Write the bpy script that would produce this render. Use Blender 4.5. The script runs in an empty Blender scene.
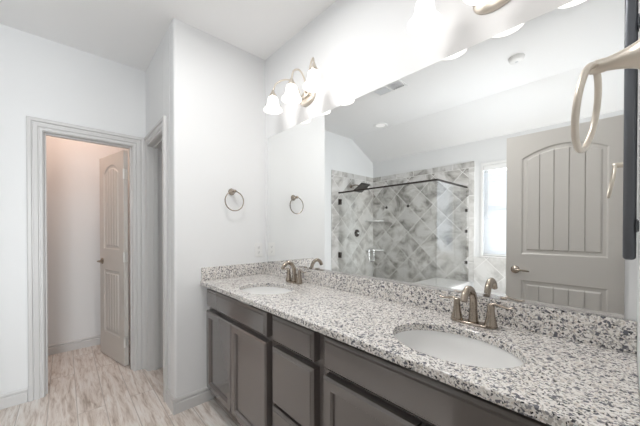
import bpy, bmesh, math, random
from mathutils import Vector, Matrix
random.seed(7)
PI = math.pi
C = bpy.context.scene.collection
SC = bpy.context.scene

# ------------------------------------------------------------------ camera
cam_d = bpy.data.cameras.new('camera')
cam = bpy.data.objects.new('camera', cam_d); C.objects.link(cam)
YAW, PITCH = -0.8316, -0.0082
cam.location = (2.1378, -1.3038, 1.2889)
cam.rotation_euler = (PI/2 + PITCH, 0, -YAW)
cam_d.sensor_width = 36
cam_d.lens = 281.06/640*36
cam_d.shift_y = (232.18-213)/640
cam_d.clip_start = 0.02
SC.camera = cam

# ------------------------------------------------------------------ world, exposure
w = bpy.data.worlds.new('world'); SC.world = w; w.use_nodes = True
bg = w.node_tree.nodes['Background']
bg.inputs[0].default_value = (0.80, 0.90, 1.0, 1); bg.inputs[1].default_value = 0.8
SC.view_settings.view_transform = 'Standard'
SC.view_settings.look = 'None'
SC.view_settings.gamma = 1
SC.view_settings.use_curve_mapping = False
SC.view_settings.exposure = 0.62

def area(name, loc, rot, sx, sy, power, col=(1,1,1), shape='RECTANGLE'):
    d = bpy.data.lights.new(name, 'AREA'); d.shape = shape; d.size = sx; d.size_y = sy
    d.energy = power; d.color = col
    o = bpy.data.objects.new(name, d); C.objects.link(o); o.location = loc; o.rotation_euler = rot
    return o
# daylight arriving at the window from outside
area('window_daylight', (1.43, -3.15, 1.60), (-PI/2-0.0, 0, PI), 1.5, 1.5, 22, (0.90, 0.95, 1.0))
# cool fill light added in the unseen hall beyond the open entry door
area('added_hall_fill', (3.55, -1.74, 1.40), (0, PI/2, 0), 2.2, 1.2, 68, (0.93, 0.97, 1.0))

# unseen disc of fill light added under the ceiling to brighten the room
area('added_ceiling_fill', (0.97, -0.86, 2.735), (0, 0, 0), 0.4, 0.4, 10, (1.0, 0.985, 0.97), 'DISK')

# unseen upward fill light added to brighten the ceiling by bounce
area('added_bounce_fill', (1.75, -2.00, 0.60), (PI, 0, 0), 0.5, 0.5, 8, (1.0, 0.985, 0.965), 'DISK')

# ------------------------------------------------------------------ dimensions
H = 2.764; W = 2.158; D1 = 0.733; XC = -0.900; YB = -2.745; YS = -2.17; ZS = 2.462
T = 0.115

# ------------------------------------------------------------------ materials
def newmat(name):
    m = bpy.data.materials.new(name); m.use_nodes = True
    return m, m.node_tree.nodes, m.node_tree.links, m.node_tree.nodes['Principled BSDF']
def simple(name, col, rough=0.5, metal=0.0, coat=0.0, bump=0.0, bscale=60, vary=0.0):
    m, n, l, p = newmat(name)
    p.inputs['Base Color'].default_value = (*col, 1); p.inputs['Roughness'].default_value = rough
    p.inputs['Metallic'].default_value = metal; p.inputs['Coat Weight'].default_value = coat
    tc = n.new('ShaderNodeTexCoord'); nz = n.new('ShaderNodeTexNoise'); nz.inputs['Scale'].default_value = bscale
    nz.inputs['Detail'].default_value = 3
    l.new(tc.outputs['Object'], nz.inputs['Vector'])
    if bump:
        b = n.new('ShaderNodeBump'); b.inputs['Strength'].default_value = bump; b.inputs['Distance'].default_value = 0.002
        l.new(nz.outputs['Fac'], b.inputs['Height']); l.new(b.outputs[0], p.inputs['Normal'])
    if vary:
        r = n.new('ShaderNodeMapRange'); r.inputs['To Min'].default_value = max(0, rough-vary); r.inputs['To Max'].default_value = rough+vary
        l.new(nz.outputs['Fac'], r.inputs['Value']); l.new(r.outputs[0], p.inputs['Roughness'])
    return m
def ramp(n, stops, interp='LINEAR'):
    r = n.new('ShaderNodeValToRGB'); r.color_ramp.interpolation = interp
    e = r.color_ramp.elements
    e[0].position, e[0].color = stops[0][0], (*stops[0][1], 1)
    e[1].position, e[1].color = stops[1][0], (*stops[1][1], 1)
    for pos, c in stops[2:]:
        x = e.new(pos); x.color = (*c, 1)
    return r
M_wall = simple('painted_wall', (0.82, 0.828, 0.832), 0.65, bump=0.15, bscale=90)
M_ceil = simple('ceiling_paint', (0.88, 0.88, 0.88), 0.8, bump=0.1, bscale=120)
M_trim = simple('trim_paint', (0.66, 0.655, 0.65), 0.35)
M_door = simple('door_paint', (0.66, 0.635, 0.60), 0.38, bump=0.05, bscale=200)
M_cab = simple('espresso_wood', (0.135, 0.118, 0.111), 0.24, coat=0.9)
M_nickel = simple('brushed_nickel', (0.40, 0.345, 0.29), 0.26, 1.0)
M_nickel2 = simple('satin_nickel_light', (0.72, 0.66, 0.58), 0.38, 1.0)
M_bronze = simple('dark_bronze', (0.055, 0.045, 0.04), 0.35, 0.7)
M_black = simple('black_metal', (0.13, 0.137, 0.15), 0.30, 0.9)
M_porc = simple('porcelain', (0.93, 0.93, 0.92), 0.08, coat=0.5)
M_plastic = simple('white_plastic', (0.86, 0.86, 0.85), 0.3)
M_dark = simple('dark_slot', (0.25, 0.25, 0.26), 0.6)
M_grey = simple('vent_louvre', (0.62, 0.63, 0.64), 0.5)
M_chrome = simple('chrome', (0.8, 0.8, 0.8), 0.12, 1.0)
M_head = simple('shower_head_metal', (0.10, 0.095, 0.09), 0.35, 0.6)
M_hinge = simple('satin_hinge', (0.82, 0.82, 0.80), 0.4, 0.6)
M_mirror = simple('mirror_silver', (0.94, 0.95, 0.945), 0.0, 1.0)
for x in M_mirror.node_tree.nodes:
    if x.type == 'TEX_NOISE': M_mirror.node_tree.nodes.remove(x); break

def granite():
    m, n, l, p = newmat('speckled_granite')
    tc = n.new('ShaderNodeTexCoord')
    nz = n.new('ShaderNodeTexNoise'); nz.inputs['Scale'].default_value = 70; nz.inputs['Detail'].default_value = 3
    l.new(tc.outputs['Object'], nz.inputs['Vector'])
    mx = n.new('ShaderNodeVectorMath'); mx.operation = 'MULTIPLY_ADD'
    mx.inputs[1].default_value = (0.012, 0.012, 0.012)
    l.new(nz.outputs['Color'], mx.inputs[0]); l.new(tc.outputs['Object'], mx.inputs[2])
    v = n.new('ShaderNodeTexVoronoi'); v.inputs['Scale'].default_value = 225
    l.new(mx.outputs[0], v.inputs['Vector'])
    sp = n.new('ShaderNodeSeparateColor'); l.new(v.outputs['Color'], sp.inputs[0])
    r = ramp(n, [(0, (0.03, 0.03, 0.035)), (0.055, (0.12, 0.12, 0.13)), (0.11, (0.33, 0.32, 0.33)), (0.24, (0.55, 0.52, 0.49)),
                 (0.42, (0.84, 0.81, 0.775)), (0.80, (0.72, 0.66, 0.60)), (0.88, (0.90, 0.885, 0.86))], 'CONSTANT')
    l.new(sp.outputs[0], r.inputs[0])
    # larger grey crystals
    v2 = n.new('ShaderNodeTexVoronoi'); v2.inputs['Scale'].default_value = 120
    l.new(mx.outputs[0], v2.inputs['Vector'])
    sp2 = n.new('ShaderNodeSeparateColor'); l.new(v2.outputs['Color'], sp2.inputs[0])
    r2 = ramp(n, [(0, (1, 1, 1)), (0.06, (0, 0, 0))], 'CONSTANT'); l.new(sp2.outputs[1], r2.inputs[0])
    mix = n.new('ShaderNodeMix'); mix.data_type = 'RGBA'; mix.inputs['B'].default_value = (0.15, 0.15, 0.17, 1)
    l.new(r2.outputs[0], mix.inputs['Factor']); l.new(r.outputs[0], mix.inputs['A'])
    l.new(mix.outputs['Result'], p.inputs['Base Color'])
    p.inputs['Roughness'].default_value = 0.16
    return m
M_granite = granite()

def floor_mat():
    m, n, l, p = newmat('wood_look_plank_tile')
    tc = n.new('ShaderNodeTexCoord')
    br = n.new('ShaderNodeTexBrick'); br.inputs['Scale'].default_value = 1
    br.inputs['Brick Width'].default_value = 1.2; br.inputs['Row Height'].default_value = 0.155
    br.inputs['Mortar Size'].default_value = 0.0022; br.offset = 0.37
    br.inputs['Color1'].default_value = (0, 0, 0, 1); br.inputs['Color2'].default_value = (1, 1, 1, 1)
    br.inputs['Mortar'].default_value = (0.5, 0.5, 0.5, 1)
    l.new(tc.outputs['Object'], br.inputs['Vector'])
    # offset the grain per plank
    off = n.new('ShaderNodeVectorMath'); off.operation = 'MULTIPLY_ADD'; off.inputs[1].default_value = (7, 3, 5)
    l.new(br.outputs['Color'], off.inputs[0]); l.new(tc.outputs['Object'], off.inputs[2])
    def streak(sc, rot):
        mp = n.new('ShaderNodeMapping'); mp.inputs['Scale'].default_value = sc; mp.inputs['Rotation'].default_value = (0, 0, rot)
        nz = n.new('ShaderNodeTexNoise'); nz.inputs['Scale'].default_value = 1; nz.inputs['Detail'].default_value = 6
        nz.inputs['Roughness'].default_value = 0.62; nz.inputs['Distortion'].default_value = 0.6
        l.new(off.outputs[0], mp.inputs[0]); l.new(mp.outputs[0], nz.inputs[0]); return nz
    a = streak((3.2, 26, 1), 0.04); b = streak((7, 70, 1), 0)
    ra = ramp(n, [(0.30, (0.44, 0.36, 0.30)), (0.42, (0.70, 0.62, 0.56)), (0.52, (0.83, 0.77, 0.72)), (0.70, (0.92, 0.89, 0.86))])
    l.new(a.outputs['Fac'], ra.inputs[0])
    rb = ramp(n, [(0.33, (0.70, 0.64, 0.60)), (0.50, (1, 1, 1))]); l.new(b.outputs['Fac'], rb.inputs[0])
    mu = n.new('ShaderNodeMix'); mu.data_type = 'RGBA'; mu.blend_type = 'MULTIPLY'; mu.inputs['Factor'].default_value = 0.8
    l.new(ra.outputs[0], mu.inputs['A']); l.new(rb.outputs[0], mu.inputs['B'])
    mo = n.new('ShaderNodeMix'); mo.data_type = 'RGBA'; mo.inputs['B'].default_value = (0.50, 0.45, 0.41, 1)
    l.new(br.outputs['Fac'], mo.inputs['Factor']); l.new(mu.outputs['Result'], mo.inputs['A'])
    l.new(mo.outputs['Result'], p.inputs['Base Color'])
    p.inputs['Roughness'].default_value = 0.38
    bu = n.new('ShaderNodeBump'); bu.inputs['Strength'].default_value = 0.3; bu.inputs['Distance'].default_value = 0.001
    l.new(a.outputs['Fac'], bu.inputs['Height']); l.new(bu.outputs[0], p.inputs['Normal'])
    return m
M_floor = floor_mat()

def marble(name, axes, diag=True, ou=0.0, ov=0.0, bw=0.29, bh=0.29, pale=0.0):
    """axes: which object coordinates lie in the tiled plane, e.g. 'XZ'"""
    m, n, l, p = newmat(name)
    tc = n.new('ShaderNodeTexCoord'); s = n.new('ShaderNodeSeparateXYZ'); l.new(tc.outputs['Object'], s.inputs[0])
    c = n.new('ShaderNodeCombineXYZ'); l.new(s.outputs[axes[0]], c.inputs['X']); l.new(s.outputs[axes[1]], c.inputs['Y'])
    sh = n.new('ShaderNodeVectorMath'); sh.operation = 'SUBTRACT'; sh.inputs[1].default_value = (ou, ov, 0)
    l.new(c.outputs[0], sh.inputs[0])
    mp = n.new('ShaderNodeMapping'); mp.inputs['Rotation'].default_value = (0, 0, PI/4 if diag else 0)
    l.new(sh.outputs[0], mp.inputs[0])
    br = n.new('ShaderNodeTexBrick'); br.offset = 0 if diag else 0.5; br.inputs['Scale'].default_value = 1
    br.inputs['Brick Width'].default_value = bw; br.inputs['Row Height'].default_value = bh
    br.inputs['Mortar Size'].default_value = 0.004
    br.inputs['Color1'].default_value = (0, 0, 0, 1); br.inputs['Color2'].default_value = (1, 1, 1, 1); br.inputs['Mortar'].default_value = (.5, .5, .5, 1)
    l.new(mp.outputs[0], br.inputs['Vector'])
    off = n.new('ShaderNodeVectorMath'); off.operation = 'MULTIPLY_ADD'; off.inputs[1].default_value = (11, 7, 5)
    l.new(br.outputs['Color'], off.inputs[0]); l.new(sh.outputs[0], off.inputs[2])
    nz = n.new('ShaderNodeTexNoise'); nz.inputs['Scale'].default_value = 4.2; nz.inputs['Detail'].default_value = 7
    nz.inputs['Roughness'].default_value = 0.62; nz.inputs['Distortion'].default_value = 0.7
    l.new(off.outputs[0], nz.inputs[0])
    r = ramp(n, [(0.34, (0.24, 0.23, 0.215)), (0.42, (0.44, 0.425, 0.40)), (0.49, (0.60, 0.585, 0.56)), (0.58, (0.76, 0.75, 0.735))])
    l.new(nz.outputs['Fac'], r.inputs[0])
    tone = n.new('ShaderNodeMapRange'); tone.inputs['To Min'].default_value = 0.86; tone.inputs['To Max'].default_value = 1.08
    l.new(br.outputs['Color'], tone.inputs['Value'])
    mu = n.new('ShaderNodeVectorMath'); mu.operation = 'SCALE'; l.new(r.outputs[0], mu.inputs[0]); l.new(tone.outputs[0], mu.inputs['Scale'])
    pl = n.new('ShaderNodeMix'); pl.data_type = 'RGBA'; pl.inputs['B'].default_value = (0.80, 0.79, 0.77, 1); pl.inputs['Factor'].default_value = pale
    l.new(mu.outputs[0], pl.inputs['A'])
    mo = n.new('ShaderNodeMix'); mo.data_type = 'RGBA'; mo.inputs['B'].default_value = (0.84, 0.83, 0.81, 1)
    l.new(br.outputs['Fac'], mo.inputs['Factor']); l.new(pl.outputs['Result'], mo.inputs['A']); l.new(mo.outputs['Result'], p.inputs['Base Color'])
    p.inputs['Roughness'].default_value = 0.22
    return m
M_tileB = marble('marble_tile_back', 'XZ', True, -0.21, 1.665)
M_tileS = marble('marble_tile_side', 'YZ', True, -2.54, 1.665, pale=0.25)
M_tileT = marble('marble_tile_border', 'XZ', False, 0.03, 2.12, 0.30, 0.4)
M_slab = simple('white_marble_slab', (0.80, 0.79, 0.78), 0.15)

def thin_glass(name, tint, refl=1.0):
    m = bpy.data.materials.new(name); m.use_nodes = True; n = m.node_tree.nodes; l = m.node_tree.links
    n.remove(n['Principled BSDF']); out = n['Material Output']
    t = n.new('ShaderNodeBsdfTransparent'); t.inputs[0].default_value = (*tint, 1)
    g = n.new('ShaderNodeBsdfGlossy'); g.inputs['Roughness'].default_value = 0.0
    f = n.new('ShaderNodeFresnel'); f.inputs['IOR'].default_value = 1.5
    ge = n.new('ShaderNodeNewGeometry'); iv = n.new('ShaderNodeMath'); iv.operation = 'SUBTRACT'; iv.inputs[0].default_value = 1.0
    l.new(ge.outputs['Backfacing'], iv.inputs[1])
    k0 = n.new('ShaderNodeMath'); k0.operation = 'MULTIPLY'; k0.inputs[1].default_value = refl; l.new(f.outputs[0], k0.inputs[0])
    k = n.new('ShaderNodeMath'); k.operation = 'MULTIPLY'; k.use_clamp = True
    l.new(k0.outputs[0], k.inputs[0]); l.new(iv.outputs[0], k.inputs[1])
    mx = n.new('ShaderNodeMixShader'); l.new(k.outputs[0], mx.inputs[0]); l.new(t.outputs[0], mx.inputs[1]); l.new(g.outputs[0], mx.inputs[2])
    l.new(mx.outputs[0], out.inputs['Surface'])
    return m
M_glass = thin_glass('shower_glass', (0.98, 0.985, 0.98), 2.2)
M_pane = thin_glass('window_glass', (0.97, 0.98, 0.99))

def emit(name, col, s, base=(0.9, 0.9, 0.9)):
    m, n, l, p = newmat(name)
    p.inputs['Base Color'].default_value = (*base, 1)
    p.inputs['Emission Color'].default_value = (*col, 1); p.inputs['Emission Strength'].default_value = s
    return m
M_shade = emit('frosted_glass_shade_lit', (1.0, 0.92, 0.86), 1.2)
M_lens = emit('ceiling_lens_added_glow', (1.0, 0.97, 0.93), 0.25)  # faint glow added to the lens of a ceiling light that is off
M_warm = emit('closet_lamp_lens', (1.0, 0.70, 0.56), 15.0)

def blind_mat():
    m = bpy.data.materials.new('blind_slat'); m.use_nodes = True; n = m.node_tree.nodes; l = m.node_tree.links
    n.remove(n['Principled BSDF'])
    d = n.new('ShaderNodeBsdfDiffuse'); d.inputs[0].default_value = (0.88, 0.89, 0.90, 1)
    t = n.new('ShaderNodeBsdfTranslucent'); t.inputs[0].default_value = (0.85, 0.88, 0.92, 1)
    mx = n.new('ShaderNodeMixShader'); mx.inputs[0].default_value = 0.28
    l.new(d.outputs[0], mx.inputs[1]); l.new(t.outputs[0], mx.inputs[2]); l.new(mx.outputs[0], n['Material Output'].inputs[0])
    return m
M_blind = blind_mat()

# ------------------------------------------------------------------ mesh helpers
def link(name, bm, mat, parent=None, smooth=False, bevel=0, seg=2, recalc=True):
    if recalc: bmesh.ops.recalc_face_normals(bm, faces=bm.faces)
    me = bpy.data.meshes.new(name); bm.to_mesh(me); bm.free()
    me.materials.append(mat)
    if smooth:
        for f in me.polygons: f.use_smooth = True
    o = bpy.data.objects.new(name, me); C.objects.link(o)
    if parent: o.parent = parent
    if bevel:
        b = o.modifiers.new('bevel', 'BEVEL'); b.width = bevel; b.segments = seg; b.limit_method = 'ANGLE'; b.angle_limit = 0.6
        b.harden_normals = False
    return o
def BM(): return bmesh.new()
def box(bm, x0, x1, y0, y1, z0, z1, M=None):
    vs = [bm.verts.new((x, y, z)) for x in (x0, x1) for y in (y0, y1) for z in (z0, z1)]
    for f in ((0,1,3,2), (4,6,7,5), (0,4,5,1), (2,3,7,6), (0,2,6,4), (1,5,7,3)):
        bm.faces.new([vs[i] for i in f])
    if M: bmesh.ops.transform(bm, matrix=M, verts=vs)
    return vs
def prism(bm, pts, f0, f1):
    """pts: 2D polygon; f0/f1 map a 2D point to 3D at the two ends"""
    a = [bm.verts.new(f0(*p)) for p in pts]; b = [bm.verts.new(f1(*p)) for p in pts]
    bm.faces.new(a); bm.faces.new(b[::-1]); k = len(pts)
    for i in range(k): bm.faces.new((a[i], b[i], b[(i+1) % k], a[(i+1) % k]))
def lathe(bm, prof, seg=32, M=None, capA=False, capB=False, sx=1, sy=1):
    rings = []; allv = []
    for r, z in prof:
        ring = [bm.verts.new((r*math.cos(2*PI*i/seg)*sx, r*math.sin(2*PI*i/seg)*sy, z)) for i in range(seg)]
        rings.append(ring); allv += ring
    for a, b in zip(rings, rings[1:]):
        for i in range(seg): bm.faces.new((a[i], a[(i+1) % seg], b[(i+1) % seg], b[i]))
    if capA: bm.faces.new(rings[0][::-1])
    if capB: bm.faces.new(rings[-1])
    if M: bmesh.ops.transform(bm, matrix=M, verts=allv)
def catmull(P, n=8):
    P = [Vector(p) for p in P]; out = []
    Q = [P[0]*2-P[1]] + P + [P[-1]*2-P[-2]]
    for i in range(1, len(Q)-2):
        for k in range(n):
            t = k/n
            out.append(0.5*((2*Q[i]) + (Q[i+1]-Q[i-1])*t + (2*Q[i-1]-5*Q[i]+4*Q[i+1]-Q[i+2])*t*t + (3*Q[i]-Q[i-1]-3*Q[i+1]+Q[i+2])*t**3))
    out.append(P[-1]); return out
def tube(bm, P, R, seg=12, cap=True, closed=False, flat=1.0):
    """P: points, R: radius or list of radii; flat squashes the second axis"""
    P = [Vector(p) for p in P]; n = len(P)
    if not isinstance(R, (list, tuple)): R = [R]*n
    rings = []; up = None
    for i, p in enumerate(P):
        a = P[(i-1) % n] if (i or closed) else p; b = P[(i+1) % n] if (i < n-1 or closed) else p
        t = (b-a).normalized()
        if up is None: up = Vector((0, 0, 1)) if abs(t.z) < 0.9 else Vector((1, 0, 0))
        s = t.cross(up).normalized(); up = s.cross(t).normalized()
        rings.append([bm.verts.new(p + (s*math.cos(2*PI*k/seg) + up*flat*math.sin(2*PI*k/seg))*R[i]) for k in range(seg)])
    m = n if closed else n-1
    for i in range(m):
        a, b = rings[i], rings[(i+1) % n]
        for k in range(seg): bm.faces.new((a[k], a[(k+1) % seg], b[(k+1) % seg], b[k]))
    if cap and not closed: bm.faces.new(rings[0][::-1]); bm.faces.new(rings[-1])
def interp(rs, n):
    out = []
    for i in range(n):
        t = i/(n-1)*(len(rs)-1); k = min(int(t), len(rs)-2); out.append(rs[k]+(rs[k+1]-rs[k])*(t-k))
    return out
def smoothpipe(bm, pts, rs, seg=12, n=8, flat=1.0):
    P = catmull(pts, n); tube(bm, P, interp(rs, len(P)), seg, flat=flat)

def struct(o): o['kind'] = 'structure'; return o
def thing(name, label, cat, loc=(0, 0, 0), rotz=0, group=None):
    o = bpy.data.objects.new(name, None); C.objects.link(o); o.location = loc; o.rotation_euler = (0, 0, rotz)
    o['label'] = label; o['category'] = cat
    if group: o['group'] = group
    return o
def tag(o, label, cat, group=None):
    o['label'] = label; o['category'] = cat
    if group: o['group'] = group
    return o
def dup_tree(root, label=None):
    def cp(o, parent):
        c = o.copy(); C.objects.link(c); c.parent = parent
        for ch in list(o.children): cp(ch, c)
        return c
    r = cp(root, None)
    if label: r['label'] = label
    return r
def RX(a): return Matrix.Rotation(a, 4, 'X')
def RY(a): return Matrix.Rotation(a, 4, 'Y')
def TR(*v): return Matrix.Translation(v)

# ------------------------------------------------------------------ room shell
def wall(name, boxes, mat=None, bevel=0):
    bm = BM()
    for b in boxes: box(bm, *b)
    return struct(link(name, bm, mat or M_wall, bevel=bevel, seg=3))
XR = 3.7      # far side of the hall outside the entry door
wall('floor', [(-2.0, XR, YB-0.1, 0.95, -0.06, 0.0)], M_floor)
# flat ceiling, then the slope down to the window wall
bm = BM()
box(bm, -2.0, XR, YS, 0.95, H, H+0.06)
prism(bm, [(YS, H), (YB-0.12, H-(H-ZS)*(YB-0.12-YS)/(YB-YS)), (YB-0.12, H+0.06), (YS, H+0.06)],
      lambda a, b: (-2.0, a, b), lambda a, b: (XR, a, b))
struct(link('ceiling', bm, M_ceil))
wall('wall_mirror_side', [(0, W, 0, 0.115, 0, H)])
# short wall that carries the towel ring; its free end is bullnosed
wall('wall_vanity_end', [(-T, 0, -D1, 0.92, 0, H+0.04)], bevel=0.016)
# wall with the linen closet opening
LX0, LX1, DZ = -0.800, -0.275, 2.05; G = 0.012
wall('wall_linen_side', [(XC, LX0-G, -D1, -D1+T, 0, H), (LX1+G, -T, -D1+0.001, -D1+T, 0, H), (LX0-G, LX1+G, -D1, -D1+T, DZ+G, H)])
# wall with the toilet room opening
TY0, TY1 = -0.837, -1.419
wall('wall_toilet_side', [(XC-T, XC, TY0+G, -D1+T, 0, H), (XC-T, XC, YB, TY1-G, 0, H), (XC-T, XC, TY1-G, TY0+G, DZ+G, H)])
# window wall
WX0, WX1, WZ0, WZ1 = 0.865, 2.00, 0.955, 2.12
wall('wall_window_side', [(XC-T, WX0, YB-0.12, YB, 0, H), (WX1, XR, YB-0.12, YB, 0, H), (WX0, WX1, YB-0.12, YB, 0, WZ0), (WX0, WX1, YB-0.12, YB, WZ1, H)])
# entry wall with the doorway whose door stands open
EY0, EY1 = -1.435, -2.150
wall('wall_entry_side', [(W, W+T, EY0+G, 0.0, 0, H), (W, W+T, YB, EY1-G, 0, H), (W, W+T, EY1-G, EY0+G, DZ+G, H)])
wall('wall_hall', [(XR-0.1, XR, YB, 0.0, 0, H), (W+T, XR-0.1, -0.1, 0.0, 0, H)])
# toilet room and linen closet behind their openings
wall('wall_toilet_room', [(-1.98, -1.875, -2.05, 0.92, 0, H), (-1.875, XC-T, -2.05, -1.95, 0, H)])
wall('wall_linen_room', [(-1.875, XC-T, -0.73, -0.63, 0, H), (XC-T, XC, -D1+T, 0.92, 0, H), (XC, -T, 0.82, 0.92, 0, H)])

# ---- baseboards
def baseboard(name, runs, h=0.105):
    """runs: (ax, ay, bx, by, nx, ny): foot line a-b on the wall face, n points into the room"""
    bm = BM()
    prof = [(0, 0), (0.015, 0), (0.015, h*0.64), (0.013, h*0.68), (0.006, h*0.71), (0.006, h*0.76), (0.011, h*0.80), (0.011, h*0.90), (0.006, h), (0, h)]
    for ax, ay, bx, by, nx, ny in runs:
        prism(bm, prof, lambda d, z: (ax+nx*d, ay+ny*d, z), lambda d, z: (bx+nx*d, by+ny*d, z))
    return struct(link(name, bm, M_trim))
baseboard('baseboard_vanity_end', [(0, -D1-0.014, 0, -0.46, 1, 0), (-0.18, -D1, 0.014, -D1, 0, -1)])
baseboard('baseboard_toilet_side', [(XC, -1.512, XC, -1.70, 1, 0)])
baseboard('baseboard_toilet_room', [(-1.875, -1.95, -1.875, -0.73, 1, 0), (-1.875, -0.73, XC-T, -0.73, 0, -1), (-1.875, -1.95, XC-T, -1.95, 0, 1)])
baseboard('baseboard_linen_room', [(-T, -D1+T, -T, 0.82, -1, 0), (XC, 0.82, -T, 0.82, 0, -1)])
baseboard('baseboard_entry_side', [(W, -1.29, W, -0.56, -1, 0), (W, YB, W, -2.20, -1, 0)])

# ---- door casings: a profile swept round three sides of the opening
CAS = [(0.0, 0.0), (0.0, 0.008), (0.004, 0.012), (0.018, 0.013), (0.021, 0.007), (0.025, 0.007), (0.029, 0.015), (0.052, 0.017),
       (0.055, 0.010), (0.060, 0.010), (0.064, 0.022), (0.082, 0.023), (0.088, 0.019), (0.088, 0.0)]
def casing(name, a0, a1, zt, f, jamb, stop):
    """f(a, d, z) gives the 3D point at wall coordinate a, distance d in front of the wall face"""
    bm = BM(); rings = []
    for o, d in CAS:
        rings.append([bm.verts.new(f(*q)) for q in ((a0-o, d, 0), (a0-o, d, zt+o), (a1+o, d, zt+o), (a1+o, d, 0))])
    for r, s in zip(rings, rings[1:]):
        for i in range(3): bm.faces.new((r[i], r[i+1], s[i+1], s[i]))
    bm.faces.new([r[0] for r in rings]); bm.faces.new([r[3] for r in rings][::-1])
    o = struct(link(name, bm, M_trim))
    bm = BM(); t = 0.004
    def fb(p0, p1):   # axis-aligned box between wall coordinates
        q0, q1 = Vector(f(*p0)), Vector(f(*p1))
        box(bm, min(q0.x, q1.x), max(q0.x, q1.x), min(q0.y, q1.y), max(q0.y, q1.y), min(q0.z, q1.z), max(q0.z, q1.z))
    fb((a0-G, 0.0, 0), (a0+t, -jamb, zt+G)); fb((a1-t, 0.0, 0), (a1+G, -jamb, zt+G)); fb((a0+t, 0.0, zt-t), (a1-t, -jamb, zt+G))
    link('jamb', bm, M_trim, o, bevel=0.001)
    bm = BM(); s0, s1 = stop
    fb((a0+t, -s0, 0), (a0+t+0.012, -s1, zt-t)); fb((a1-t-0.012, -s0, 0), (a1-t, -s1, zt-t)); fb((a0+t+0.012, -s0, zt-t-0.012), (a1-t-0.012, -s1, zt-t))
    link('door_stop', bm, M_trim, o, bevel=0.001)
    return o
casing('trim_1', TY1, TY0, DZ, lambda a, d, z: (XC+d, a, z), T, (0.035, 0.075))
casing('trim_2', LX0, LX1, DZ, lambda a, d, z: (a, -D1-d, z), T, (0.035, 0.075))
casing('trim_3', EY1, EY0, DZ, lambda a, d, z: (W-d, a, z), T, (0.045, 0.085))

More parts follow.
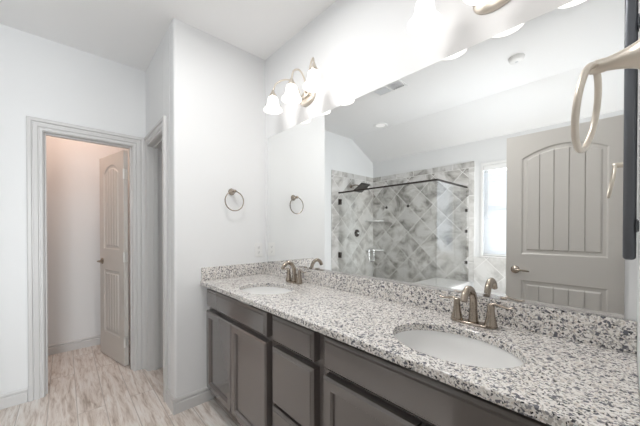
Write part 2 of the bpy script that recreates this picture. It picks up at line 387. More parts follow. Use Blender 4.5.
# ---- two-panel arched plank doors
def door(name, wd, ht, loc, rot, knob_both=True, lever=True, hinge_side=1):
    """local: x from hinge (0) to latch (wd), y is thickness centred, z up"""
    t = 0.035; st = 0.105
    bm = BM()
    box(bm, 0.001, wd-0.001, -t/2+0.008, t/2-0.008, 0.001, ht-0.001)
    x0, x1 = st, wd-st; zl0, zl1, zu0, zu1, rise = 0.24, 0.875, 1.085, 1.845, 0.075
    def arch(x, inset=0):
        u = (x-(x0+x1)/2)/((x1-x0)/2); return zu1 + rise*(1-u*u) - inset
    for s in (-1, 1):
        ya, yb = s*(t/2-0.008), s*t/2
        def pr(pts): prism(bm, pts, lambda a, b: (a, ya, b), lambda a, b: (a, yb, b))
        pr([(0, 0), (x0, 0), (x0, ht), (0, ht)]); pr([(x1, 0), (wd, 0), (wd, ht), (x1, ht)])
        pr([(x0, 0), (x1, 0), (x1, zl0), (x0, zl0)]); pr([(x0, zl1), (x1, zl1), (x1, zu0), (x0, zu0)])
        N = 14; xs = [x0+(x1-x0)*i/N for i in range(N+1)]
        pr([(x, arch(x)) for x in xs] + [(x1, ht), (x0, ht)])
        # sloped moulding round both panels
        def mould(outer, inner):
            k = len(outer)
            A = [bm.verts.new((a, yb-s*0.001, b)) for a, b in outer]; B = [bm.verts.new((a, ya, b)) for a, b in inner]
            for i in range(k): bm.faces.new((A[i], A[(i+1) % k], B[(i+1) % k], B[i]))
        g = 0.010
        mould([(x0, zl0), (x1, zl0), (x1, zl1), (x0, zl1)], [(x0+g, zl0+g), (x1-g, zl0+g), (x1-g, zl1-g), (x0+g, zl1-g)])
        xi = [x0+g+(x1-x0-2*g)*i/N for i in range(N+1)]
        mould([(x0, zu0), (x1, zu0)] + [(x, arch(x)) for x in xs[::-1]], [(x0+g, zu0+g), (x1-g, zu0+g)] + [(x, arch(x)-g) for x in xi[::-1]])
        # raised plank fields
        m = 0.030; npl = 5; pw = (x1-x0-2*m)/npl
        for k in range(npl):
            a, b = x0+m+pw*k+(0.002 if k else 0), x0+m+pw*(k+1)-(0.002 if k < npl-1 else 0)
            la = 0.010 if k == 0 else 0.001; lb = 0.010 if k == npl-1 else 0.001
            def field(lo, hi):
                base = [(a, lo), (b, lo)] + [(a+(b-a)*i/4, hi(a+(b-a)*i/4)) for i in range(4, -1, -1)]
                a2, b2 = a+la, b-lb
                top = [(a2, lo+0.010), (b2, lo+0.010)] + [(a2+(b2-a2)*i/4, hi(a2+(b2-a2)*i/4)-0.010) for i in range(4, -1, -1)]
                A = [bm.verts.new((p[0], ya, p[1])) for p in base]; B = [bm.verts.new((p[0], yb-s*0.001, p[1])) for p in top]
                n = len(A); bm.faces.new(B)
                for i in range(n): bm.faces.new((A[i], A[(i+1) % n], B[(i+1) % n], B[i]))
            field(zl0+m, lambda x: zl1-m); field(zu0+m, lambda x: arch(x)-m)
    o = struct(link(name, bm, M_door)); o.location = loc; o.rotation_euler = (0, 0, rot)
    for s in (-1, 1):
        bm = BM(); Mx = TR(wd-0.065, s*t/2, 0.955) @ RX(-s*PI/2)
        lathe(bm, [(0.0, 0.0), (0.031, 0.0), (0.031, 0.005), (0.025, 0.011), (0.012, 0.014), (0.010, 0.034), (0.0, 0.036)], 24, Mx)
        smoothpipe(bm, [(wd-0.065, s*(t/2+0.028), 0.955), (wd-0.072, s*(t/2+0.042), 0.955), (wd-0.095, s*(t/2+0.046), 0.956), (wd-0.130, s*(t/2+0.043), 0.954), (wd-0.165, s*(t/2+0.036), 0.951)], [0.010, 0.009, 0.0085, 0.008, 0.006], 12, 6)
        link('door_handle', bm, M_nickel, o, smooth=True)
    for z in (0.22, 1.02, 1.80):
        bm = BM(); y = hinge_side*t/2
        box(bm, -0.0025, 0.0, -t/2+0.004, t/2, z-0.045, z+0.045)
        box(bm, -0.022, -0.0025, y-0.003, y, z-0.045, z+0.045)
        lathe(bm, [(0.0, z-0.047), (0.005, z-0.047), (0.005, z+0.047), (0.0, z+0.047)], 10, TR(-0.003, y+hinge_side*0.003, 0))
        link('hinge', bm, M_hinge, o)
    return o
# toilet room door, swung into that room
door('door_1', 0.575, 2.02, (-1.042, -0.872, 0.012), math.atan2(-0.135, -0.56), hinge_side=1)
# linen closet door swung away beyond its opening
door('door_2', 0.49, 2.02, (-0.8215, -0.598, 0.012), math.radians(92), hinge_side=1)
# entry door, open square to its wall, seen only in the mirror
door('door_3', 0.700, 2.035, (2.153, -1.447, 0.012), math.radians(180), hinge_side=-1)

# ---- window
bm = BM(); fr = 0.045; yv0, yv1 = YB-0.10, YB-0.05
box(bm, WX0, WX0+fr, yv0, yv1, WZ0, WZ1); box(bm, WX1-fr, WX1, yv0, yv1, WZ0, WZ1)
box(bm, WX0+fr, WX1-fr, yv0, yv1, WZ0, WZ0+fr); box(bm, WX0+fr, WX1-fr, yv0, yv1, WZ1-fr, WZ1)
box(bm, WX0+fr, WX1-fr, yv0, yv1, 1.52, 1.56)
win = struct(link('window_1', bm, M_plastic, bevel=0.003))
bm = BM(); box(bm, WX0+fr-0.005, WX1-fr+0.005, YB-0.079, YB-0.075, WZ0+fr-0.005, WZ1-fr+0.005)
link('pane', bm, M_pane, win)
bm = BM(); box(bm, WX0-0.035, WX1+0.035, YB-0.05, YB+0.022, WZ0-0.020, WZ0+0.002)
link('window_sill', bm, M_slab, win, bevel=0.003)
bm = BM()
box(bm, WX0-0.030, WX0, YB, YB+0.012, WZ0, WZ1+0.035); box(bm, WX1, WX1+0.030, YB, YB+0.012, WZ0, WZ1+0.035); box(bm, WX0, WX1, YB, YB+0.012, WZ1, WZ1+0.035)
link('window_casing', bm, M_plastic, win, bevel=0.002)

bl = thing('window_blind', 'white horizontal slat blind hanging in the bright window, seen in the mirror', 'window blind', (1.43, YB-0.02, WZ0))
L = WX1-WX0-0.012
bm = BM(); box(bm, -L/2, L/2, -0.018, 0.026, WZ1-WZ0-0.065, WZ1-WZ0-0.002); link('valance', bm, M_plastic, bl, bevel=0.003)
bm = BM(); z = 0.05; ang = math.radians(60)
while z < WZ1-WZ0-0.08:
    box(bm, -L/2, L/2, -0.024, 0.024, -0.0014, 0.0014, TR(0, 0, z) @ RX(ang)); z += 0.040
sl = link('slats', bm, M_blind, bl)
bm = BM(); box(bm, -L/2, L/2, -0.02, 0.02, 0.004, 0.022); link('bottom_rail', bm, M_plastic, bl, bevel=0.003)
bm = BM()
for x in (-L/2+0.11, 0, L/2-0.11):
    box(bm, x-0.001, x+0.001, 0.022, 0.024, 0.02, WZ1-WZ0-0.06)
link('ladder_cord', bm, M_plastic, bl)
bm = BM(); tube(bm, [(-L/2+0.05, 0.03, WZ1-WZ0-0.07), (-L/2+0.05, 0.03, 0.52)], 0.004, 8); lathe(bm, [(0.0, 0.0), (0.012, 0.0), (0.006, 0.03), (0, 0.03)], 10, TR(-L/2+0.05, 0.03, 0.49))
link('tilt_wand', bm, M_plastic, bl)

# ---- shower tile, bench, tub deck
YG = -1.86; XG = 0.665; TT = 0.012; ZT = 2.20
bm = BM(); box(bm, 0.690, 0.755, YB, YB+TT, 0.60, ZT-0.085); struct(link('trim_7', bm, marble('marble_tile_edge', 'ZX', False, 0.1, 0.688, 0.30, 0.4, pale=0.4)))
bm = BM(); box(bm, XC, 0.688, YB, YB+TT, 0, ZT-0.085); struct(link('wall_shower_back_tile', bm, M_tileB))
bm = BM(); box(bm, XC, 0.755, YB, YB+TT, ZT-0.083, ZT); struct(link('trim_4', bm, M_tileT))
bm = BM(); box(bm, XC, XC+TT, YB+TT, -1.712, 0, ZT-0.085); struct(link('wall_shower_side_tile', bm, M_tileS))
M_tileT2 = marble('marble_tile_border_side', 'YZ', False, 0.03, 2.12, 0.30, 0.4)
bm = BM(); box(bm, XC, XC+TT, YB+TT, -1.712, ZT-0.083, ZT); struct(link('trim_5', bm, M_tileT2))
bm = BM(); box(bm, 0.757, W, YB, YB+TT, 0.0, WZ0-0.022); struct(link('wall_tub_tile', bm, marble('marble_tile_tub', 'XZ', True, 0.70, 0.70, pale=0.55)))
bm = BM(); box(bm, XC+TT, 0.24, YG-0.05, YG+0.05, 0, 0.10); struct(link('trim_6', bm, M_slab, bevel=0.004))
bm = BM(); box(bm, 0.24, 0.715, YB+TT, YG+0.05, 0, 0.595); o = struct(link('wall_shower_bench', bm, M_slab, bevel=0.004))
bm = BM(); box(bm, 0.72, W-0.002, YB+TT, -1.90, 0, 0.50); o = struct(link('wall_tub_surround', bm, M_slab, bevel=0.006))

# ------------------------------------------------------------------ vanity cabinets
YC = -0.512      # face-frame plane
def rings_rect(bm, x0, x1, z0, z1, steps, yb):
    """steps: (inset, protrusion toward -y)"""
    prev = None
    for ins, d in steps:
        r = [bm.verts.new((x, yb-d, z)) for x, z in ((x0+ins, z0+ins), (x1-ins, z0+ins), (x1-ins, z1-ins), (x0+ins, z1-ins))]
        if prev:
            for i in range(4): bm.faces.new((prev[i], prev[(i+1) % 4], r[(i+1) % 4], r[i]))
        else: bm.faces.new(r[::-1])
        prev = r
    bm.faces.new(prev)
DR = [(0, -0.0215), (0, 0.010), (0.008, 0.0155), (0.012, 0.0155), (0.017, 0.0205)]
DO = [(0, -0.0215), (0, 0.012), (0.008, 0.0205), (0.045, 0.0205), (0.053, 0.012), (0.055, 0.005), (0.062, 0.005)]
def carcass(root, x0, x1, openings):
    bm = BM(); zb, zt = 0.115, 0.881
    box(bm, x0+0.001, x0+0.018, YC+0.042, -0.004, zb, zt); box(bm, x1-0.018, x1-0.001, YC+0.042, -0.004, zb, zt)
    box(bm, x0+0.018, x1-0.018, YC+0.042, -0.004, zb, zb+0.018)
    box(bm, x0+0.018, x1-0.018, -0.016, -0.004, zb+0.018, zt)
    link('cabinet_box', bm, M_cab, root)
    bm = BM(); y0, y1 = YC+0.022, YC+0.042
    box(bm, x0+0.001, x0+0.045, y0, y1, zb, zt); box(bm, x1-0.045, x1-0.001, y0, y1, zb, zt)
    for a, b in ((zb, zb+0.04), (zt-0.045, zt), *openings): box(bm, x0+0.045, x1-0.045, y0, y1, a, b)
    link('face_frame', bm, M_cab, root, bevel=0.001)
    bm = BM(); box(bm, x0+0.001, x1-0.001, -0.445, -0.43, 0.0, zb); link('toe_kick', bm, M_cab, root)
def sink_base(x0, x1, xa, xb, label, group):
    root = thing('vanity_cabinet', label, 'cabinet', group=group)
    carcass(root, x0, x1, [(0.695, 0.735)])
    bm = BM(); rings_rect(bm, xa, xb, 0.727, 0.855, DR, YC); link('false_drawer_front', bm, M_cab, root)
    mid = (xa+xb)/2
    bm = BM(); rings_rect(bm, xa, mid-0.003, 0.125, 0.698, DO, YC); link('door', bm, M_cab, root)
    bm = BM(); rings_rect(bm, mid+0.003, xb, 0.125, 0.698, DO, YC); link('door', bm, M_cab, root)
sink_base(0.0, 0.895, 0.045, 0.868, 'dark espresso sink cabinet with two panel doors, against the towel ring wall', 'vanity cabinets')
root = thing('vanity_cabinet', 'narrow dark espresso cabinet of stacked drawers between the two sink cabinets', 'cabinet', group='vanity cabinets')
carcass(root, 0.895, 1.275, [(0.695, 0.735), (0.395, 0.405)])
for a, b in ((0.727, 0.855), (0.413, 0.698), (0.125, 0.398)):
    bm = BM(); rings_rect(bm, 0.925, 1.243, a, b, DR, YC); link('drawer', bm, M_cab, root)
sink_base(1.275, W, 1.305, 2.125, 'dark espresso sink cabinet with a wide front, below the nearer basin', 'vanity cabinets')

# ------------------------------------------------------------------ countertop with two oval cut-outs
ZC = 0.911; YF = -0.560; TH = 0.030
SA, SB = 0.205, 0.158
S1 = (0.550, -0.330); S2 = (1.735, -0.332)
def slab_with_holes(bm):
    xs = [0.0005]; blocks = []
    for cx, cy in (S1, S2): blocks.append((cx-0.28, cx+0.28, cx, cy))
    y0, y1 = YF, -0.0005
    cuts = [(0.0005, blocks[0][0]), (blocks[0][1], blocks[1][0]), (blocks[1][1], W-0.0005)]
    top = []
    N = 96
    for a, b in cuts:
        top.append([(a, y0), (b, y0), (b, y1), (a, y1)])
    def side_pts(xe, cx, cy):
        ps = []
        for t in [2*PI*i/N for i in range(N)]:
            c, s = math.cos(t), math.sin(t)
            if (xe-cx)*c <= 1e-9: continue
            y = cy+s*(xe-cx)/c
            if y0+1e-6 < y < y1-1e-6: ps.append(y)
        return sorted(ps)
    top[0] = [top[0][0], top[0][1]] + [(blocks[0][0], y) for y in side_pts(blocks[0][0], *S1)] + top[0][2:]
    q = top[1]
    top[1] = [q[0], q[1]] + [(q[1][0], y) for y in side_pts(q[1][0], *S2)] + [q[2], q[3]] + [(q[0][0], y) for y in side_pts(q[0][0], *S1)[::-1]]
    top[2] = top[2] + [(blocks[1][1], y) for y in side_pts(blocks[1][1], *S2)[::-1]]
    for z, flip in ((ZC, False), (ZC-TH, True)):
        for q in top:
            vs = [bm.verts.new((x, y, z)) for x, y in q]; bm.faces.new(vs if not flip else vs[::-1])
        for x0, x1, cx, cy in blocks:
            outer, inner = [], []
            angs = sorted(set([2*PI*i/N for i in range(N)] + [math.atan2(y-cy, x-cx) % (2*PI) for x in (x0, x1) for y in (y0, y1)]))
            for t in angs:
                c, s = math.cos(t), math.sin(t)
                k = min([(x1-cx)/c if c > 1e-9 else 1e9, (x0-cx)/c if c < -1e-9 else 1e9, (y1-cy)/s if s > 1e-9 else 1e9, (y0-cy)/s if s < -1e-9 else 1e9])
                outer.append((cx+c*k, cy+s*k))
                r = 1/math.sqrt((c/SA)**2+(s/SB)**2); inner.append((cx+c*r, cy+s*r))
            O = [bm.verts.new((*p, z)) for p in outer]; I = [bm.verts.new((*p, z)) for p in inner]
            n = len(O)
            for i in range(n):
                f = (O[i], O[(i+1) % n], I[(i+1) % n], I[i]); bm.faces.new(f if not flip else f[::-1])
            if not flip: keep = I; allI.append(I)
            else: allJ.append(I)
    # inner edges
    for I, J in zip(allI, allJ):
        n = len(I)
        for i in range(n): bm.faces.new((I[i], I[(i+1) % n], J[(i+1) % n], J[i]))
    # outer edges with an eased front arris
    bmesh.ops.remove_doubles(bm, verts=bm.verts, dist=1e-5)
    be = [e for e in bm.edges if len(e.link_faces) == 1]
    topv = {}
    bot = {}
    for e in be:
        for v in e.verts:
            k = (round(v.co.x, 4), round(v.co.y, 4)); (topv if v.co.z > ZC-TH/2 else bot)[k] = v
    for e in be:
        if e.verts[0].co.z > ZC-TH/2:
            a, b = [(round(v.co.x, 4), round(v.co.y, 4)) for v in e.verts]
            bm.faces.new((topv[a], topv[b], bot[b], bot[a]))
allI, allJ = [], []
bm = BM(); slab_with_holes(bm)
ct = link('countertop', bm, M_granite, bevel=0.004, seg=3)
tag(ct, 'speckled white, grey and black granite vanity countertop with two oval sink cut-outs', 'countertop')
bm = BM(); box(bm, 0.0005, W-0.0005, -0.0205, -0.0005, ZC, 1.0085); link('backsplash', bm, M_granite, ct, bevel=0.002)
bm = BM(); box(bm, 0.0005, 0.0205, -0.552, -0.0205, ZC, 1.0085); link('side_splash', bm, M_granite, ct, bevel=0.002)
bm = BM(); box(bm, W-0.0205, W-0.0005, -0.552, -0.0205, ZC, 1.0085)
# the entry-side return lies just outside the picture's edge
bm.free()

def sink(cx, cy, label):
    root = thing('sink', label, 'sink', (cx, cy, ZC-TH), group='undermount basins')
    bm = BM(); prof = []
    N = 14
    for i in range(N+1):
        t = i/N*PI/2; prof.append((0.125+0.875*math.cos(t)**0.75 if i < N else 0.125, -0.150*math.sin(t)))
    a = [(1.10, -0.0005), (1.0, -0.0005)] + [(r, z-0.001) for r, z in prof]
    lathe(bm, a, 64, None, sx=SA+0.004, sy=SB+0.004)
    o = link('bowl', bm, M_porc, root, smooth=True)
    s = o.modifiers.new('solid', 'SOLIDIFY'); s.thickness = 0.010; s.offset = -1 if False else 1
    bm = BM(); lathe(bm, [(0.0, -0.146), (0.021, -0.146), (0.028, -0.148), (0.029, -0.153), (0.0, -0.154)], 28); link('drain', bm, M_nickel, root, smooth=True)
    return root
sink(*S1, 'white oval undermount basin near the towel ring wall')
sink(*S2, 'white oval undermount basin nearest the camera')

def faucet():
    root = thing('faucet', 'x', 'faucet', group='bathroom faucets')
    # base plate
    bm = BM(); n = 40; pts = []
    for i in range(n):
        t = 2*PI*i/n; c, s = math.cos(t), math.sin(t)
        pts.append((math.copysign(abs(c)**0.6, c)*0.082, math.copysign(abs(s)**0.8, s)*0.026))
    prism(bm, pts, lambda a, b: (a, b, 0), lambda a, b: (a*0.97, b*0.93, 0.009)); link('base_plate', bm, M_nickel, root, bevel=0.002)
    # spout: rises, arches over toward the bowl (-y)
    bm = BM()
    smoothpipe(bm, [(0, 0.002, 0.008), (0, 0.002, 0.055), (0, 0.0, 0.100), (0, -0.020, 0.135), (0, -0.052, 0.148), (0, -0.083, 0.134), (0, -0.100, 0.108)],
               [0.0195, 0.0145, 0.0135, 0.0135, 0.0135, 0.013, 0.0125], 16, 8)
    link('spout', bm, M_nickel, root, smooth=True)
    bm = BM(); lathe(bm, [(0.0, 0), (0.003, 0), (0.003, 0.045), (0.006, 0.048), (0.006, 0.054), (0.0, 0.056)], 10, TR(0, 0.024, 0.009)); link('lift_rod', bm, M_nickel, root, smooth=True)
    for s in (-1, 1):
        bm = BM(); lathe(bm, [(0.0, 0.006), (0.024, 0.006), (0.0225, 0.014), (0.0155, 0.045), (0.0125, 0.075), (0.0125, 0.088), (0.010, 0.094), (0.0, 0.095)], 24, TR(s*0.063, 0, 0))
        h = link('handle', bm, M_nickel, root, smooth=True)
        bm = BM(); smoothpipe(bm, [(s*0.056, 0, 0.088), (s*0.075, 0.0, 0.094), (s*0.098, 0.0, 0.090), (s*0.120, 0.0, 0.087), (s*0.137, 0, 0.091)],
                              [0.010, 0.0085, 0.0080, 0.0078, 0.0055], 12, 6, flat=0.55)
        link('lever', bm, M_nickel, h, smooth=True)
    return root
f1 = faucet(); f1.location = (0.530, -0.090, ZC); f1['label'] = 'brushed nickel two-handle faucet behind the basin near the towel ring wall'
f2 = dup_tree(f1, 'brushed nickel two-handle faucet behind the basin nearest the camera'); f2.location = (1.720, -0.090, ZC)

# ------------------------------------------------------------------ mirror
mx0, mx1, mz0, mz1 = 0.048, 2.131, 1.0195, 2.0755
bm = BM(); box(bm, mx0, mx1, -0.006, -0.0008, mz0, mz1)
mir = link('wall_mirror', bm, M_mirror); tag(mir, 'wide frameless wall mirror above the granite backsplash', 'mirror')
bm = BM(); box(bm, mx0, mx1, -0.0095, -0.0004, 1.0100, mz0-0.0002); box(bm, mx0, mx1, -0.0095, -0.0063, mz0-0.0002, mz0+0.004)
link('bottom_channel', bm, M_chrome, mir)

# ------------------------------------------------------------------ vanity lights
def vanity_light(cx, label):
    root = thing('vanity_light', label, 'wall light', (cx, 0, 2.236), group='three-shade vanity lights')
    bm = BM(); lathe(bm, [(0.0, 0.0), (1.0, 0.0), (1.0, 0.008), (0.9, 0.016), (0.55, 0.024), (0, 0.026)], 40, RX(PI/2), sx=0.085, sy=0.055)
    link('backplate', bm, M_nickel2, root, smooth=True)
    bm = BM(); tube(bm, [(-0.05, -0.035, 0.0), (0.05, -0.035, 0.0)], 0.010, 12); tube(bm, [(0, -0.015, 0.0), (0, -0.04, 0.0)], 0.012, 12); link('crossbar', bm, M_nickel2, root, smooth=True)
    ys = -0.145
    for k in (-1, 0, 1):
        x = k*0.232
        bm = BM()
        if k: P = [(k*0.045, -0.035, 0.0), (k*0.060, -0.045, 0.07), (k*0.103, -0.070, 0.138), (k*0.155, -0.098, 0.158), (k*0.210, -0.132, 0.138), (x, ys, 0.085)]
        else: P = [(0, -0.035, 0.0), (0, -0.026, 0.07), (0, -0.036, 0.135), (0, -0.078, 0.172), (0, -0.128, 0.148), (0, ys, 0.085)]
        smoothpipe(bm, P, [0.006, 0.006], 10, 8)
        arm = link('arm', bm, M_nickel2, root, smooth=True)
        bm = BM(); lathe(bm, [(0.0, 0.098), (0.007, 0.096), (0.010, 0.088), (0.013, 0.078), (0.023, 0.060), (0.029, 0.048), (0.029, 0.040), (0, 0.040)], 24, TR(x, ys, 0)); link('socket_cup', bm, M_nickel2, arm, smooth=True)
        bm = BM(); outer = [(0.026, 0.045), (0.035, 0.036), (0.039, 0.020), (0.041, 0.000), (0.045, -0.018), (0.055, -0.036), (0.067, -0.048), (0.070, -0.056)]
        prof = outer + [(r-0.004, z) for r, z in outer[::-1]]
        lathe(bm, prof, 40, TR(x, ys, 0)); link('lamp_shade', bm, M_shade, root, smooth=True)
        bm = BM(); lathe(bm, [(0.0, 0.040), (0.012, 0.038), (0.014, 0.024), (0.025, 0.004), (0.027, -0.012), (0.020, -0.028), (0.0, -0.036)], 20, TR(x, ys, 0)); link('bulb', bm, M_shade, root, smooth=True)
    return root
vanity_light(0.578, 'nickel wall light with three lit bell shades, above the basin near the towel ring wall')
vanity_light(1.770, 'nickel wall light with three lit bell shades, cut off by the top of the photo')

# ------------------------------------------------------------------ towel rings
def towel_ring(name, label, loc, rotz, yaw, R=0.0765, rr=0.0048, k=1.0, mat=None, tilt=0.0, off=0.056):
    """local: wall is the plane x=0, the ring stands off in +x"""
    mat = mat or M_nickel
    root = thing(name, label, 'towel ring', loc, rotz, group='towel rings')
    bm = BM(); lathe(bm, [(0.0, 0.0), (0.027*k, 0.0), (0.027*k, 0.006), (0.022*k, 0.012), (0.0175*k, 0.022), (0.0135*k, 0.036), (0.0115, 0.048), (0.0125, 0.060), (0.010, 0.070), (0.0, 0.073)], 28, RY(PI/2))
    link('post', bm, mat, root, smooth=True)
    bm = BM(); n = 64
    def rp(t):
        zz = -R+R*math.sin(t); x0 = -zz*math.sin(tilt); y0 = R*math.cos(t)
        return (off+x0*math.cos(yaw)-y0*math.sin(yaw), x0*math.sin(yaw)+y0*math.cos(yaw), zz*math.cos(tilt))
    tube(bm, [rp(2*PI*i/n) for i in range(n)], rr, 14, closed=True)
    link('ring', bm, mat, root, smooth=True)
    return root
towel_ring('towel_ring', 'thin nickel towel ring on the wall beside the outlet', (0.0, -0.313, 1.592), 0, 0.0, rr=0.0042)
towel_ring('towel_ring', 'large pale nickel towel ring close to the camera at the right edge', (W, -0.585, 1.585), PI, math.radians(-5), R=0.073, rr=0.0055, k=1.0, mat=M_nickel2, tilt=math.radians(8), off=0.063)

# outlet
root = thing('outlet', 'white duplex outlet on the wall above the side splash', 'outlet', (0.0, -0.070, 1.118))
bm = BM(); box(bm, 0.0003, 0.0055, -0.036, 0.036, -0.059, 0.059); link('cover_plate', bm, M_plastic, root, bevel=0.002)
for s in (-1, 1):
    bm = BM(); lathe(bm, [(0.0, 0.0), (0.0165, 0.0), (0.0165, 0.0075), (0.0155, 0.008), (0.0, 0.008)], 28, TR(0, 0, s*0.021) @ RY(PI/2)); r = link('receptacle', bm, M_plastic, root)
    bm = BM()
    for y in (-0.006, 0.006): box(bm, 0.008, 0.0085, y-0.0012, y+0.0012, s*0.021-0.001, s*0.021+0.007)
    lathe(bm, [(0.0, 0.008), (0.003, 0.008), (0.003, 0.0085), (0, 0.0085)], 10, TR(0, 0, s*0.021-0.007) @ RY(PI/2)); link('slots', bm, M_dark, r)

# tall black bar on brackets, near the corner by the entry side
root = thing('wall_bar', 'tall black metal bar standing off the wall on brackets at the right edge', 'bar', (W, -0.13, 1.205))
bm = BM(); box(bm, -0.031, -0.005, -0.012, 0.04, 0.0, 0.78)
link('rail', bm, M_black, root, bevel=0.009, seg=4)
for z in (0.095, 0.655):
    bm = BM(); lathe(bm, [(0.0, 0.0), (0.016, 0.0), (0.016, 0.002), (0.009, 0.004), (0.009, 0.008), (0.0, 0.008)], 20, TR(0.0, 0.0, z) @ RY(-PI/2)); box(bm, -0.006, -0.003, -0.014, 0.014, z-0.018, z+0.018)
    link('bracket', bm, M_black, root)


# ------------------------------------------------------------------ shower fittings
enc = thing('shower_enclosure', 'clear glass shower enclosure with a metal top rail, seen in the mirror', 'shower enclosure')
ZR = 1.852
bm = BM(); box(bm, XC+TT+0.004, -0.215, YG-0.005, YG+0.005, 0.112, ZR-0.03)
gd = link('glass_door', bm, M_glass, enc)
for z in (0.90, 1.72):
    bm = BM(); box(bm, XC+TT+0.001, XC+TT+0.055, YG-0.012, YG+0.012, z-0.042, z+0.042); link('hinge', bm, M_bronze, gd, bevel=0.003)
bm = BM()
smoothpipe(bm, [(-0.262, YG+0.006, 1.02), (-0.262, YG+0.045, 1.02), (-0.262, YG+0.056, 1.00), (-0.262, YG+0.056, 0.87), (-0.262, YG+0.045, 0.85), (-0.262, YG+0.006, 0.85)], [0.008, 0.008], 12, 6)
smoothpipe(bm, [(-0.262, YG-0.006, 1.02), (-0.262, YG-0.045, 1.02), (-0.262, YG-0.056, 1.00), (-0.262, YG-0.056, 0.87), (-0.262, YG-0.045, 0.85), (-0.262, YG-0.006, 0.85)], [0.008, 0.008], 12, 6)
link('handle', bm, M_chrome, gd, smooth=True)
bm = BM(); box(bm, -0.210, 0.24, YG-0.005, YG+0.005, 0.102, ZR-0.004); box(bm, 0.24, XG-0.006, YG-0.005, YG+0.005, 0.597, ZR-0.004)
link('fixed_panel', bm, M_glass, enc)
bm = BM(); box(bm, XG-0.005, XG+0.005, YB+TT+0.003, YG+0.005, 0.597, ZR-0.004); rp = link('return_panel', bm, M_glass, enc)
for z in (1.55, 1.27, 0.85):
    bm = BM(); box(bm, XG-0.012, XG+0.012, YB+TT+0.001, YB+TT+0.035, z-0.02, z+0.02); link('clamp', bm, M_bronze, rp, bevel=0.002)
bm = BM(); box(bm, XC+TT+0.001, XG+0.010, YG-0.010, YG+0.010, ZR, ZR+0.020); link('front_rail', bm, M_bronze, enc)
bm = BM(); box(bm, XG-0.010, XG+0.010, YB+TT+0.001, YG-0.010, ZR, ZR+0.020); link('return_rail', bm, M_bronze, enc)

root = thing('rain_shower', 'dark square rain shower head on an arm from the tiled wall, seen in the mirror', 'shower head', (XC+TT, -2.14, 1.99))
bm = BM(); lathe(bm, [(0, 0.001), (0.028, 0.001), (0.026, 0.008), (0, 0.012)], 20, RY(PI/2)); smoothpipe(bm, [(0.004, 0, 0), (0.09, 0, 0.012), (0.16, 0, -0.005), (0.20, 0, -0.04)], [0.010, 0.010], 10, 6)
link('shower_arm', bm, M_nickel, root, smooth=True)
bm = BM(); MT = TR(0.225, 0, -0.045) @ RY(math.radians(-32)); box(bm, -0.10, 0.10, -0.10, 0.10, -0.012, 0.012, MT); lathe(bm, [(0.03, 0.012), (0.018, 0.03), (0, 0.035)], 16, MT)
link('spray_plate', bm, M_head, root, bevel=0.004)
root = thing('shower_valve', 'round dark shower valve on the light tiled wall, seen in the mirror', 'shower valve', (XC+TT, -2.29, 1.235))
bm = BM(); lathe(bm, [(0, 0.001), (0.062, 0.001), (0.060, 0.008), (0.045, 0.012), (0, 0.013)], 32, RY(PI/2)); link('escutcheon', bm, M_bronze, root, smooth=True)
bm = BM(); lathe(bm, [(0.02, 0.013), (0.018, 0.05), (0, 0.055)], 20, RY(PI/2)); smoothpipe(bm, [(0.045, 0, 0), (0.05, -0.02, -0.03), (0.052, -0.03, -0.05)], [0.008, 0.006], 10, 5); link('lever', bm, M_chrome, root, smooth=True)
for z, lb in ((1.43, 'upper marble corner shelf in the shower, seen in the mirror'), (0.935, 'lower marble corner shelf in the shower, behind the glass door handle')):
    bm = BM(); R = 0.22
    pts = [(0, 0)] + [(R*math.cos(t*PI/2/10), R*math.sin(t*PI/2/10)) for t in range(11)]
    prism(bm, pts, lambda a, b: (XC+TT+0.0005+a, YB+TT+0.0005+b, z), lambda a, b: (XC+TT+0.0005+a, YB+TT+0.0005+b, z+0.02))
    tag(link('corner_shelf', bm, M_slab, bevel=0.003), lb, 'shelf', 'shower corner shelves')
for x, lb in ((-0.61, 'small dark round stud on the shower back wall, nearer the corner shelves'), (-0.21, 'small dark round stud on the shower back wall, farther from the corner shelves')):
    bm = BM(); lathe(bm, [(0, 0.0), (0.022, 0.0), (0.022, 0.008), (0.015, 0.014), (0, 0.016)], 20, TR(x, YB+TT+0.0005, 1.665) @ RX(-PI/2)); tag(link('wall_stud', bm, M_bronze, smooth=True), lb, 'wall fitting', 'shower wall studs')

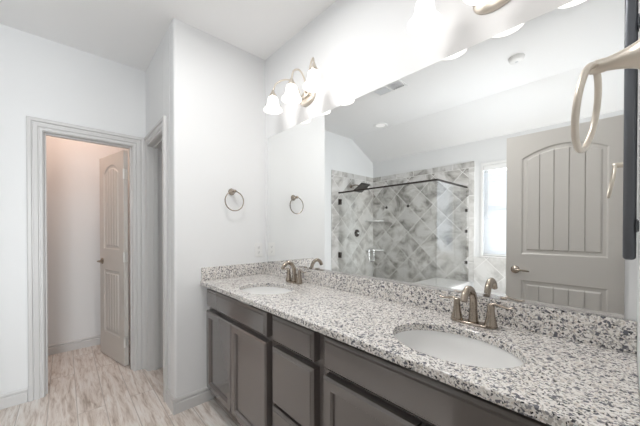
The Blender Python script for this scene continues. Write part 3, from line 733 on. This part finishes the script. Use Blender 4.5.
# ------------------------------------------------------------------ ceiling fittings
root = thing('ceiling_light', 'round white recessed ceiling light near the sloped ceiling, seen in the mirror', 'ceiling light', (-0.226, -2.02, H))
bm = BM(); lathe(bm, [(0.060, -0.003), (0.085, -0.010), (0.098, -0.004), (0.098, 0.0)], 40); link('trim_ring', bm, M_plastic, root, smooth=True)
bm = BM(); lathe(bm, [(0.0, -0.004), (0.062, -0.004)], 32); link('lens', bm, M_lens, root)
root = thing('smoke_detector', 'small rounded white smoke detector on the flat ceiling, seen in the mirror', 'smoke detector', (1.485, -1.58, H))
bm = BM(); lathe(bm, [(0.0, -0.038), (0.040, -0.037), (0.054, -0.028), (0.060, -0.010), (0.060, 0)], 36); link('cover', bm, M_plastic, root, smooth=True)
bm = BM(); lathe(bm, [(0.0, -0.0395), (0.012, -0.0395), (0.012, -0.037)], 16); link('test_button', bm, M_grey, root)
root = thing('ceiling_vent', 'white two-section louvred ceiling vent, seen at the mirror top', 'vent', (0.455, -1.21, H))
bm = BM(); a, b = 0.165, 0.085
for q in ((-a, a, -b, -b+0.022), (-a, a, b-0.022, b), (-a, -a+0.022, -b+0.022, b-0.022), (a-0.022, a, -b+0.022, b-0.022), (-0.008, 0.008, -b+0.022, b-0.022)): box(bm, *q, -0.010, -0.0005)
link('frame', bm, M_plastic, root, bevel=0.002)
bm = BM()
for s in (-1, 1):
    for i in range(9):
        x = s*(0.022+i*0.0148); box(bm, -0.007, 0.007, -b+0.022, b-0.022, -0.0008, 0.0008, TR(x, 0, -0.006) @ RY(s*0.8))
link('louvres', bm, M_grey, root)
# unseen lamp added to brighten the linen closet
root = thing('ceiling_light', 'unseen round flush lamp added as fill on the linen closet ceiling', 'ceiling light', (-0.5, -0.10, H))
bm = BM(); lathe(bm, [(0.13, 0), (0.13, -0.02), (0.12, -0.025)], 40); link('base', bm, M_nickel, root)
bm = BM(); lathe(bm, [(0.12, -0.02), (0.11, -0.05), (0.0, -0.08)], 40); link('diffuser', bm, M_shade, root, smooth=True)
# lamp on the toilet room ceiling
root = thing('ceiling_light', 'warm round flush lamp on the toilet room ceiling', 'ceiling light', (-1.45, -1.35, H))
bm = BM(); lathe(bm, [(0.15, 0), (0.15, -0.02), (0.14, -0.025)], 40); link('base', bm, M_nickel, root)
bm = BM(); lathe(bm, [(0.14, -0.02), (0.13, -0.05), (0.09, -0.08), (0.0, -0.095)], 40); link('diffuser', bm, M_warm, root, smooth=True)
